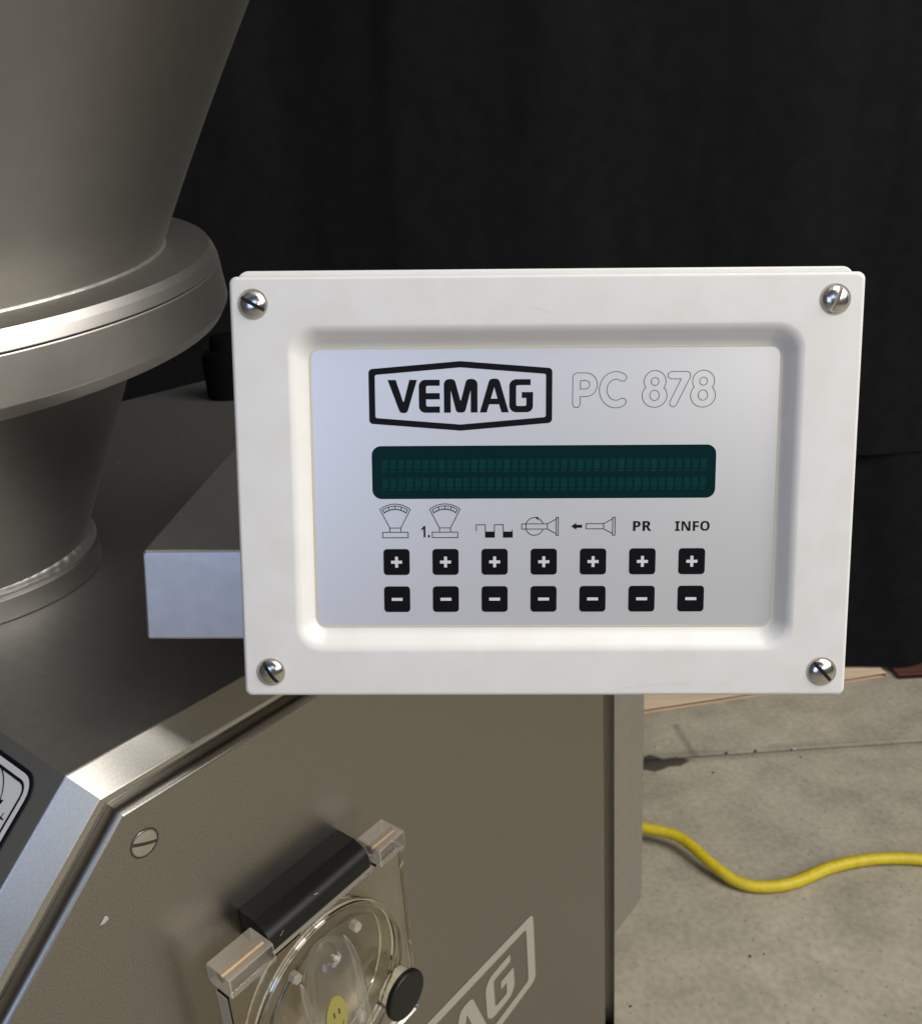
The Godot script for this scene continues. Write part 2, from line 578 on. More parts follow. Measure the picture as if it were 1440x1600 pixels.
func floor_things() -> void:
	var c := commit("curtain", cloth(-3.2, 3.4, 0.572, 3.6, -1.846, 61, [[-0.105, 0.03, 0.021], [0.31, -0.03, -0.012], [0.80, 0.02, -0.020], [1.25, -0.02, 0.012]]), M.curtain_cloth, self, 60.0)
	tag(c, "long black cloth backdrop hanging behind the machine and the control box", "curtain")
	var c2 := commit("table_skirt", cloth(-3.2, 3.4, 0.020, 0.66, -1.872, 67, [[0.95, 0.0, 0.012], [1.16, 0.05, -0.012]]), M.curtain_cloth, self, 60.0)
	tag(c2, "lower black cloth under the hem of the backdrop, ending on the boards", "cloth")
	var w := PackedVector3Array()
	solid_box(w, Vector3(-900, 0, 0), Vector3(0, 13, 420), 1.2)
	var b := commit("plywood_board", shifted(w, Transform3D(Basis(Vector3.UP, deg_to_rad(8.1)), Vector3(1.012, 0.001, -1.85) - Vector3(0.059, 0, 0.416))), M.pale_wood, self, 30.0)
	b.position.z = 0.42 - 0.0
	b.position = Vector3.ZERO
	b.mesh = make_mesh(shifted(w, Transform3D(Basis(Vector3.UP, deg_to_rad(8.1)), Vector3(1.006, 0.001, -1.832) - Basis(Vector3.UP, deg_to_rad(8.1)) * Vector3(0, 0, 0.42))), 30.0)
	b.mesh.surface_set_material(0, M.pale_wood)
	tag(b, "pale plywood board lying on the concrete below the control box", "board")
	var w2 := PackedVector3Array()
	solid_box(w2, Vector3(0, 0, 0), Vector3(900, 12, 300), 1.2)
	var b2 := commit("red_board", shifted(w2, Transform3D(Basis(Vector3.UP, deg_to_rad(-1.0)), Vector3(1.035, 0.001, -2.118))), M.red_wood, self, 30.0)
	tag(b2, "reddish brown board on the floor under the backdrop, at the right edge", "board")
	for e in [["floor_grit", M.joint_dirt, 46, 3, 0.004], ["pale_chips", M.chip, 14, 4, 0.0045]]:
		var rng := RandomNumberGenerator.new()
		rng.seed = e[3]
		var g := PackedVector3Array()
		for k in e[2]:
			var p := Vector3(rng.randf_range(0.12, 1.1), 0.0003, rng.randf_range(-1.75, -0.85))
			if rng.randf() < 0.3:
				p.z = -1.57 + rng.randf_range(-0.02, 0.03)
			bit(g, p, e[4] * pow(rng.randf(), 2.0) + 0.0009, rng)
		var gm := commit(e[0], g, e[1], self, 0.0)
		gm.set_meta("kind", "stuff")
		tag(gm, "dark grit scattered over the concrete floor" if e[0] == "floor_grit" else "small pale chips scattered on the concrete along its joint", "grit")
	# cable: lies on the floor and lifts off it on its way under the machine
	var key := [Vector3(-0.1, 0.012, -1.36), Vector3(0.10, 0.030, -1.375), Vector3(0.21, 0.036, -1.358), Vector3(0.30, 0.033, -1.332), Vector3(0.364, 0.030, -1.303), Vector3(0.406, 0.023, -1.240), Vector3(0.440, 0.014, -1.203), Vector3(0.482, 0.0105, -1.190), Vector3(0.539, 0.0105, -1.195), Vector3(0.61, 0.0105, -1.222), Vector3(0.672, 0.0105, -1.235), Vector3(0.73, 0.0105, -1.236), Vector3(0.785, 0.0105, -1.227), Vector3(0.86, 0.0105, -1.20), Vector3(1.0, 0.0105, -1.16)]
	var pts := []
	for i in key.size() - 1:
		for k in 8:
			pts.append(key[i].cubic_interpolate(key[i + 1], key[maxi(i - 1, 0)], key[mini(i + 2, key.size() - 1)], k / 8.0))
	pts.append(key[-1])
	var t := PackedVector3Array()
	tube(t, pts, 0.0102, 18)
	var cb := commit("power_cable", t, M.cable_yellow, self, 50.0)
	tag(cb, "thick yellow power cable curving across the concrete from under the machine", "cable")

# an uneven little pebble
func bit(t: PackedVector3Array, p: Vector3, r: float, rng: RandomNumberGenerator) -> void:
	var top := p + Vector3(rng.randf_range(-0.3, 0.3) * r, r * rng.randf_range(0.4, 0.8), rng.randf_range(-0.3, 0.3) * r)
	var ring := []
	var turn := rng.randf() * TAU
	for k in 5:
		var a := turn - TAU * k / 5.0
		var q := r * rng.randf_range(0.55, 1.1)
		ring.append(p + Vector3(cos(a) * q, 0, sin(a) * q))
	for k in 5:
		t.append_array([ring[k], ring[(k + 1) % 5], top])

# slotted dome head in the x/y plane; millimetres
func screw(called: String, parent: Node3D, at: Vector3, r: float, dome: float, angle: float, slot_mat: Material, washer: bool) -> void:
	var hold := MeshInstance3D.new()
	hold.name = numbered(called, parent)
	var w := r * 0.135
	var base := 0.35
	var t := PackedVector3Array()
	var nj := 12
	var nk := 18
	var hz := func(x: float, y: float) -> float:
		var q := clampf((x * x + y * y) / (r * r), 0.0, 1.0)
		return base + dome * (sqrt(1.0 - q * 0.93) - sqrt(0.07)) / (1.0 - sqrt(0.07))
	for s in [1.0, -1.0]:
		var p := []
		for j in nj + 1:
			var y: float = s * (w + (r - w) * sin(float(j) / nj * PI / 2.0))
			var half := sqrt(maxf(r * r - y * y, 0.0))
			var row := []
			for k in nk + 1:
				var x := -half * cos(PI * k / nk)
				row.append(Vector3(x, y, hz.call(x, y)) * MM)
			p.append(row)
		for j in nj:
			for k in nk:
				if s > 0:
					quad(t, p[j][k], p[j][k + 1], p[j + 1][k + 1], p[j + 1][k])
				else:
					quad(t, p[j][k + 1], p[j][k], p[j + 1][k], p[j + 1][k + 1])
		# slot wall
		for k in nk:
			var a: Vector3 = p[0][k]
			var b: Vector3 = p[0][k + 1]
			var a0 := Vector3(a.x, a.y, 0)
			var b0 := Vector3(b.x, b.y, 0)
			if s > 0:
				quad(t, a0, b0, b, a)
			else:
				quad(t, b0, a0, a, b)
	# rim down to the seat
	lathe_z(t, [[r, 0], [r, base + 0.02]], 40)
	hold.mesh = make_mesh(t, 40.0)
	hold.mesh.surface_set_material(0, M.screw_steel)
	parent.add_child(hold, true)
	hold.position = at * MM
	hold.rotation.z = deg_to_rad(angle)
	var f := PackedVector3Array()
	var hw := sqrt(r * r - w * w)
	var fz := dome * 0.40 if slot_mat == M.slot_filler else dome * 0.18
	quad(f, Vector3(-hw, -w, fz) * MM, Vector3(hw, -w, fz) * MM, Vector3(hw, w, fz) * MM, Vector3(-hw, w, fz) * MM)
	commit("slot", f, slot_mat, hold, 0.0)
	if washer:
		var ws := PackedVector3Array()
		lathe_z(ws, [[r + 1.0, 0.02], [r + 0.85, 0.30], [r + 0.45, 0.34], [r + 0.25, 0.06], [r, 0.06]], 48)
		commit("washer", ws, M.washer_plastic, hold, 50.0)

func lathe_z(t: PackedVector3Array, profile: Array, seg := 32) -> void:
	var q := PackedVector3Array()
	lathe(q, profile, seg)
	for v in q:
		t.append(Vector3(v.x, -v.z, v.y))

func text(called: String, parent: Node3D, s: String, at: Vector2, cap: float, width: float, z: float, mat: Material) -> void:
	var f := SystemFont.new()
	f.font_names = PackedStringArray(["Droid Sans"])
	f.font_weight = 700
	var tm := TextMesh.new()
	tm.text = s
	tm.font = f
	tm.font_size = 64
	tm.pixel_size = cap / 0.714 / 64.0 * MM
	tm.depth = 0.00008
	tm.curve_step = 1.0
	tm.horizontal_alignment = HORIZONTAL_ALIGNMENT_CENTER
	tm.vertical_alignment = VERTICAL_ALIGNMENT_CENTER
	tm.material = mat
	var o := MeshInstance3D.new()
	o.name = numbered(called, parent)
	o.mesh = tm
	parent.add_child(o, true)
	var bb := tm.get_aabb()
	var k := width * MM / bb.size.x
	o.scale = Vector3(k, cap * MM / bb.size.y, 1.0)
	o.position = Vector3(at.x * MM - (bb.position.x + bb.size.x / 2.0) * k, at.y * MM - (bb.position.y + bb.size.y / 2.0) * o.scale.y, z * MM)

# the badge: a flat hexagonal frame round five letters; u = scale, v = scale of the letters across
func badge(parent: Node3D, c: Vector2, u: float, uy: float, z: float, mat: Material, thick := 1.0) -> void:
	var ox := 44.75
	var e := 13.2
	var a := 16.85
	var outer := scaled([[-ox, e, 2.0], [0, a, 0], [ox, e, 2.0], [ox, -e, 2.0], [0, -a, 0], [-ox, -e, 2.0]], c, u, uy)
	var kx := 3.05 * thick
	var ky := 3.0 * thick
	var inner := scaled([[-ox + kx, e - ky + 0.25, 1.0], [0, a - ky, 0], [ox - kx, e - ky + 0.25, 1.0], [ox - kx, -e + ky - 0.25, 1.0], [0, -a + ky, 0], [-ox + kx, -e + ky - 0.25, 1.0]], c, u, uy)
	var t := PackedVector3Array()
	fill_holes(t, outer, [inner], z * MM)
	commit("logo_frame", t, mat, parent, 0.0)
	# letters drawn on a grid of 235 units cap height
	var k := 0.0692
	var glyphs := [
		[[183, 197, 0], [240, 197, 0], [293, 360, 4], [336, 197, 0], [390, 197, 0], [318, 429, 26], [268, 429, 26]],
		[[402, 197, 46], [550, 197, 0], [550, 239, 0], [453, 239, 12], [453, 290, 0], [550, 290, 0], [550, 334, 0], [453, 334, 0], [453, 384, 12], [550, 384, 0], [550, 428, 0], [402, 428, 46]],
		[[579, 428, 0], [579, 193, 40], [655, 193, 30], [697, 352, 3], [739, 193, 30], [816, 193, 40], [816, 428, 0], [768, 428, 0], [768, 270, 0], [727, 428, 26], [667, 428, 26], [627, 270, 0], [627, 428, 0]],
		[[832, 428, 0], [902, 192, 30], [967, 192, 30], [1036, 428, 0], [985, 428, 0], [968, 371, 0], [898, 371, 0], [880, 428, 0]],
		[[1040, 197, 48], [1190, 197, 0], [1190, 238, 0], [1088, 238, 12], [1088, 384, 12], [1160, 384, 9], [1160, 328, 0], [1128, 328, 0], [1128, 287, 0], [1207, 287, 0], [1207, 428, 44], [1040, 428, 48]]]
	for gi in glyphs.size():
		var pts := []
		for p in glyphs[gi]:
			pts.append([(p[0] - 695.0 - (0.0 if gi else 0.0)) * k, (312.0 - p[1]) * k, p[2] * k])
		var lt := PackedVector3Array()
		var o := scaled(pts, c, u, uy)
		if gi == 3:
			var hole := []
			for p in [[934, 250], [957, 332], [910, 332]]:
				hole.append([(p[0] - 695.0) * k, (312.0 - p[1]) * k, 0])
			fill_holes(lt, o, [scaled(hole, c, u, uy)], z * MM)
		else:
			fill(lt, o, z * MM)
		commit("logo_letter", lt, mat, parent, 0.0)

func scaled(p: Array, c: Vector2, ux: float, uy: float) -> PackedVector2Array:
	var q := []
	for e in p:
		q.append([c.x + e[0] * ux, c.y + e[1] * uy, e[2] * ux])
	return rounded(q, 6)

func panel() -> void:
	var r := thing("control_panel", "white control box with silver keypad, green display and grey swivel arm", "control panel")
	r.transform = Transform3D(Basis(Vector3(0.997904, -0.052448, 0.037895), Vector3(0.059753, 0.971661, -0.228701), Vector3(-0.024826, 0.230486, 0.972759)).orthonormalized(), Vector3(0.041097, 1.055163, -0.401947))
	# lid with rounded rim and dished middle
	var t := PackedVector3Array()
	var ring := func(hx: float, hy: float, rad: float, z: float) -> Array:
		return [rrect(0.0, 0.0, hx, hy, rad, 7), z * MM]
	var rings := [ring.call(148.0, 101.0, 3.0, -13.0), ring.call(150.2, 103.2, 3.6, -12.4), ring.call(150.4, 103.4, 3.6, -2.0), ring.call(150.1, 103.1, 3.4, -1.0), ring.call(149.4, 102.4, 3.0, -0.3), ring.call(148.3, 101.3, 2.6, 0.0),
		ring.call(123.8, 80.6, 13.0, 0.0), ring.call(122.4, 79.2, 12.6, -0.25), ring.call(121.0, 77.8, 12.0, -0.9), ring.call(119.6, 76.4, 11.4, -1.9), ring.call(116.6, 73.0, 9.0, -5.2), ring.call(115.6, 71.6, 8.0, -6.2), ring.call(114.6, 70.4, 7.0, -6.8), ring.call(113.2, 69.0, 6.0, -7.1)]
	bands(t, rings)
	fill(t, rings[-1][0], rings[-1][1])
	commit("lid", t, M.white_plastic, r, 40.0)
	for q in [[40, -99.2, 74, -96.8, 0.2], [88, -97.4, 94, -96.8, 0.22], [-8, 88.0, 3, 84.9, 0.18]]:
		var sk := PackedVector3Array()
		stroke(sk, path_mm([[q[0], q[1]], [(q[0] + q[2]) / 2.0 + 0.4, (q[1] + q[3]) / 2.0 + 0.5], [q[2], q[3]]]), q[4], 0.06 * MM)
		commit("scratch", sk, M.scratch, r, 0.0)
	# rear housing stands a little above the lid
	t = PackedVector3Array()
	loft(t, rounded([[-148.5, -100, 4], [148.5, -100, 4], [150.5, 107.7, 6], [-150.2, 107.7, 6]], 6), [[2, -32], [0, -30], [0, -14.6], [0.3, -13.8], [0.9, -13.5]], true, true)
	commit("rear_housing", t, M.white_plastic, r, 35.0)
	# silver keypad film in the dish, yellowed sealant round it
	t = PackedVector3Array()
	var seal := [[rrect(0.3, 0.2, 115.0, 70.0, 5.0, 6), -7.05 * MM], [rrect(0.3, 0.2, 114.6, 69.6, 4.8, 6), -6.75 * MM], [rrect(0.3, 0.2, 113.9, 69.0, 4.4, 6), -6.72 * MM], [rrect(0.3, 0.2, 113.4, 68.5, 4.2, 6), -7.0 * MM]]
	bands(t, seal)
	commit("sealant", t, M.sealant, r, 60.0)
	t = PackedVector3Array()
	var win := rrect(0.0, 8.95, 84.6, 13.15, 4.6, 6)
	var film := rrect(0.3, 0.2, 113.6, 68.9, 4.2, 6)
	fill_holes(t, film, [win], -6.75 * MM)
	bands(t, [[rrect(0.3, 0.2, 113.6, 68.9, 4.2, 6), -7.1 * MM], [rrect(0.3, 0.2, 113.6, 68.9, 4.2, 6), -6.75 * MM]])
	commit("keypad_film", t, M.silver_film, r, 20.0)
	# display behind the window: back, 40 x 2 character cells with their underlines, glass
	var lcd := PackedVector3Array()
	fill(lcd, rrect(0.0, 8.95, 86.0, 14.2, 4.6, 6), -7.04 * MM)
	var ds := commit("display", lcd, M.lcd_back, r, 0.0)
	var cell := PackedVector3Array()
	for b in [[-1.3, -0.1, 0.2, 4.6], [0.2, -0.1, 1.6, 4.6]]:
		fill(cell, rrect((b[0] + b[2]) / 2.0, (b[1] + b[3]) / 2.0, (b[2] - b[0]) / 2.0, (b[3] - b[1]) / 2.0, 0.2, 1), 0.0)
	fill(cell, rrect(-0.2, -1.15, 1.35, 0.5, 0.15, 1), 0.0)
	var cm := make_mesh(cell, 0.0)
	var cm2 := cm.duplicate()
	cm.surface_set_material(0, M.lcd_cell)
	cm2.surface_set_material(0, M.lcd_cell_pale)
	var rng := RandomNumberGenerator.new()
	rng.seed = 5
	for row in 2:
		for k in 40:
			var o := MeshInstance3D.new()
			o.name = numbered("character_cell", ds)
			o.mesh = cm2 if rng.randf() < 0.25 else cm
			o.position = Vector3(-78.3 + 4.02 * k, 10.7 - 9.1 * row, -6.99) * MM
			ds.add_child(o, true)
	t = PackedVector3Array()
	fill(t, rrect(0.0, 8.95, 84.5, 13.05, 4.5, 6), -6.8 * MM)
	commit("display_glass", t, M.lcd_glass, r, 0.0)
	# printing
	var pz := -6.66
	badge(r, Vector2(-40.65, 46.35), 1.0, 1.0, pz, M.print_black)
	outline_title(r, pz)
	icons(r, pz)
	text("key_label", r, "PR", Vector2(49.15, -18.15), 4.9, 9.0, pz, M.print_black)
	text("key_label", r, "INFO", Vector2(73.9, -18.2), 4.9, 17.0, pz, M.print_black)
	text("key_label", r, "1.", Vector2(-58.4, -20.7), 5.8, 4.3, pz, M.print_black)
	# fourteen keys
	var key := PackedVector3Array()
	var outs := []
	for q in [[6.55, 6.6, 1.75, 0.0], [6.55, 6.6, 1.75, 0.10], [6.4, 6.45, 1.65, 0.22], [6.1, 6.15, 1.5, 0.27]]:
		outs.append([rrect(0, 0, q[0], q[1], q[2], 4), q[3] * MM])
	bands(key, outs)
	fill(key, outs[-1][0], outs[-1][1])
	var km := make_mesh(key, 40.0)
	km.surface_set_material(0, M.button_black)
	var plus := PackedVector3Array()
	fill(plus, path_mm([[-0.75, -2.75], [0.75, -2.75], [0.75, -0.75], [2.75, -0.75], [2.75, 0.75], [0.75, 0.75], [0.75, 2.75], [-0.75, 2.75], [-0.75, 0.75], [-2.75, 0.75], [-2.75, -0.75], [-0.75, -0.75]]), 0.0)
	var plm := make_mesh(plus, 0.0)
	plm.surface_set_material(0, M.sign_grey)
	var minus := PackedVector3Array()
	fill(minus, path_mm([[-2.75, -0.75], [2.75, -0.75], [2.75, 0.75], [-2.75, 0.75]]), 0.0)
	var mnm := make_mesh(minus, 0.0)
	mnm.surface_set_material(0, M.sign_grey)
	for row in 2:
		for k in 7:
			var b := MeshInstance3D.new()
			b.name = numbered("plus_button" if row == 0 else "minus_button", r)
			b.mesh = km
			b.position = Vector3(-73.1 + 24.53 * k, (-36.0 if row == 0 else -55.05), -6.74) * MM
			r.add_child(b, true)
			var s := MeshInstance3D.new()
			s.name = numbered("plus_sign" if row == 0 else "minus_sign", b)
			s.mesh = plm if row == 0 else mnm
			s.position.z = 0.36 * MM
			b.add_child(s, true)
	# corner screws
	screw("screw", r, Vector3(-139.0, 90.4, 0.0), 6.35, 2.6, -29.0, M.slot_dirt, true)
	screw("screw", r, Vector3(136.3, 90.6, 0.0), 6.4, 2.6, 69.0, M.slot_filler, true)
	screw("screw", r, Vector3(-136.6, -90.7, 0.0), 6.35, 2.6, -57.0, M.slot_dirt, true)
	screw("screw", r, Vector3(138.3, -90.7, 0.0), 6.5, 2.6, -47.0, M.slot_dirt, true)
	# swivel arm: a level square bar running back from the box, on a post
	t = PackedVector3Array()
	var p := rounded([[-227.9, -95.4, 2.4], [40, -95.4, 2.4], [40, -41.9, 2.4], [-227.9, -41.9, 2.4]], 4)
	loft(t, p, [[0, -440], [0, -77], [0.5, -75.8], [1.6, -75.2]], true, true)
	for i in t.size():
		t[i] = Vector3(t[i].x, t[i].y - (t[i].z + 0.0752) * 0.2372, t[i].z)
	var blk := PackedVector3Array()
	solid_box(blk, Vector3(2, -70, -110), Vector3(60, 30, -31), 2.0)
	commit("mounting_block", blk, M.arm_steel, r, 30.0)
	commit("swivel_arm", t, M.arm_steel, r, 35.0)
	t = PackedVector3Array()
	lathe(t, [[30, -140], [30, -92], [0, -92]], 48)
	var post := commit("swivel_post", t, M.dull_steel, r, 35.0)
	post.transform = Transform3D(r.transform.basis.inverse(), Vector3(-0.115, 0.043, -0.36))

func outline_title(r: Node3D, z: float) -> void:
	# hollow rounded figures: the outline of a thick round-ended line
	var u := 0.0596
	var at := func(x: float, y: float) -> Vector2:
		return Vector2(14.0 + (x - 125.0) * u, 57.75 - (y - 100.0) * u)
	var loops := []
	var solids := []
	var pl := PackedVector2Array()
	# P
	for q in [[157, 363], [157, 141], [232, 141]]:
		pl.append(at.call(q[0], q[1]))
	for k in range(1, 12):
		var a := -PI / 2 + PI * k / 12.0
		pl.append(at.call(232 + 64 * cos(a), 206 + 65 * sin(a)))
	pl.append(at.call(232, 271))
	pl.append(at.call(160, 271))
	solids.append([pl, 31.0])
	# C
	pl = PackedVector2Array()
	for k in 25:
		var a := deg_to_rad(lerpf(-57.0, -303.0, k / 24.0))
		pl.append(at.call(478 + 104 * cos(a), 248 + 116 * sin(a)))
	solids.append([pl, 31.0])
	# 7
	pl = PackedVector2Array([at.call(926, 133), at.call(1054, 133), at.call(945, 361)])
	solids.append([pl, 30.0])
	for s in solids:
		for poly in Geometry2D.offset_polyline(s[0], s[1] * u, Geometry2D.JOIN_ROUND, Geometry2D.END_ROUND):
			loops.append([s[0], poly])
	for c in [795.0, 1188.0]:
		var a := PackedVector2Array()
		var b := PackedVector2Array()
		for k in 48:
			var q := Vector2.from_angle(TAU * k / 48.0)
			a.append(at.call(c + q.x * 89, 183 + q.y * 88))
			b.append(at.call(c - 2 + q.x * 101, 297 + q.y * 95))
		for poly in Geometry2D.merge_polygons(a, b):
			loops.append([a, poly])
		for h in [[0.0, 183.0, 31.0, 32.0], [-2.0, 295.0, 38.0, 42.0]]:
			var d := PackedVector2Array()
			for k in 32:
				var q := Vector2.from_angle(TAU * k / 32.0)
				d.append(at.call(c + h[0] + q.x * h[2], h[1] + q.y * h[3]))
			loops.append([a, d])
	var by := {}
	for l in loops:
		var t: PackedVector3Array = by.get(l[0], PackedVector3Array())
		var thin := PackedVector2Array()
		for v: Vector2 in l[1]:
			if thin.is_empty() or v.distance_to(thin[-1]) > 0.12:
				thin.append(v * MM)
		var clean := PackedVector2Array()
		for v in thin:
			if clean.is_empty() or v.distance_to(clean[-1]) > 0.00012:
				clean.append(v)
		if clean[0].distance_to(clean[-1]) < 0.00012:
			clean.remove_at(clean.size() - 1)
		stroke(t, clean, 0.31, z * MM, true)
		by[l[0]] = t
	for k in by:
		commit("title_letter", by[k], M.print_grey, r, 0.0)

func icons(r: Node3D, z: float) -> void:
	var zz := z * MM
	var w := 0.37
	# two weighing scales
	for x in [0.0, 24.75]:
		var t := PackedVector3Array()
		var ox: float = -73.45 + x
		stroke(t, path_mm([[ox - 6.35, -20.9], [ox + 6.35, -20.9], [ox + 6.35, -23.65], [ox - 6.35, -23.65]]), w, zz, true)
		stroke(t, path_mm([[ox - 2.75, -20.9], [ox - 2.75, -18.75], [ox + 2.75, -18.75], [ox + 2.75, -20.9]]), w, zz)
		stroke(t, path_mm([[ox - 2.75, -18.75], [ox - 7.55, -9.45]]), w, zz)
		stroke(t, path_mm([[ox + 2.75, -18.75], [ox + 7.55, -9.45]]), w, zz)
		stroke(t, arc(ox, -18.6, 11.9, 11.9, 129.4, 50.6, 14), w, zz)
		stroke(t, arc(ox, -18.6, 10.9, 10.9, 125.0, 55.0, 14), w, zz)
		stroke(t, arc(ox, -18.6, 9.2, 9.2, 128.0, 52.0, 14), 0.42, zz)
		for k in 5:
			var a := deg_to_rad(lerpf(125.0, 55.0, k / 4.0))
			stroke(t, path_mm([[ox + 9.2 * cos(a), -18.6 + 9.2 * sin(a)], [ox + 10.9 * cos(a), -18.6 + 10.9 * sin(a)]]), 0.42, zz)
			if k < 4:
				var b := deg_to_rad(lerpf(125.0, 55.0, (k + 0.5) / 4.0))
				stroke(t, path_mm([[ox + 9.2 * cos(b), -18.6 + 9.2 * sin(b)], [ox + 10.0 * cos(b), -18.6 + 10.0 * sin(b)]]), 0.3, zz)
		commit("scale_symbol", t, M.print_black, r, 0.0)
	# pulse train with filled pauses
	var t := PackedVector3Array()
	stroke(t, path_mm([[-33.1, -20.4], [-33.1, -17.25], [-28.6, -17.25], [-28.6, -23.6], [-24.1, -23.6], [-24.1, -17.25], [-19.7, -17.25], [-19.7, -23.6], [-15.2, -23.6], [-15.2, -19.8]]), w, zz)
	fill(t, path_mm([[-28.5, -23.5], [-24.2, -23.5], [-24.2, -20.7], [-28.5, -20.7]]), zz + 0.00001)
	fill(t, path_mm([[-19.6, -23.5], [-15.3, -23.5], [-15.3, -20.7], [-19.6, -20.7]]), zz + 0.00001)
	commit("pulse_symbol", t, M.print_black, r, 0.0)
	# turning nozzle
	t = PackedVector3Array()
	nozzle(t, -10.5, 2.25, 6.55, 7.6, zz, w)
	stroke(t, path_mm([[-8.4, -16.9], [-8.4, -19.5]]), w, zz)
	stroke(t, arc(-4.2, -18.2, 4.45, 4.45, 17.0, 163.0, 20), w, zz)
	stroke(t, arc(-4.2, -18.2, 4.45, 4.45, 197.0, 343.0, 20), w, zz)
	fill(t, path_mm([[-4.0, -13.55], [-2.3, -15.1], [-2.5, -13.35]]), zz + 0.00001)
	commit("turning_nozzle_symbol", t, M.print_black, r, 0.0)
	# nozzle with arrow
	t = PackedVector3Array()
	nozzle(t, 21.4, 30.1, 34.5, 35.7, zz, w)
	fill(t, path_mm([[14.0, -18.2], [16.5, -19.9], [16.5, -18.95], [19.4, -18.95], [19.4, -17.45], [16.5, -17.45], [16.5, -16.5]]), zz)
	commit("nozzle_arrow_symbol", t, M.print_black, r, 0.0)

func nozzle(t: PackedVector3Array, x0: float, x1: float, x2: float, x3: float, z: float, w: float) -> void:
	stroke(t, path_mm([[x0, -16.9], [x1, -16.9], [x1, -19.5], [x0, -19.5]]), w, z, true)
	stroke(t, path_mm([[x1, -16.9], [x2, -14.5]]), w, z)
	stroke(t, path_mm([[x1, -19.5], [x2, -21.9]]), w, z)
	stroke(t, path_mm([[x2, -13.7], [x3, -13.7], [x3, -22.75], [x2, -22.75]]), w, z, true)

# machine body: x runs along its front, y up, z out of the front; the origin is on the floor below the top front corner
const TOP := 900.0

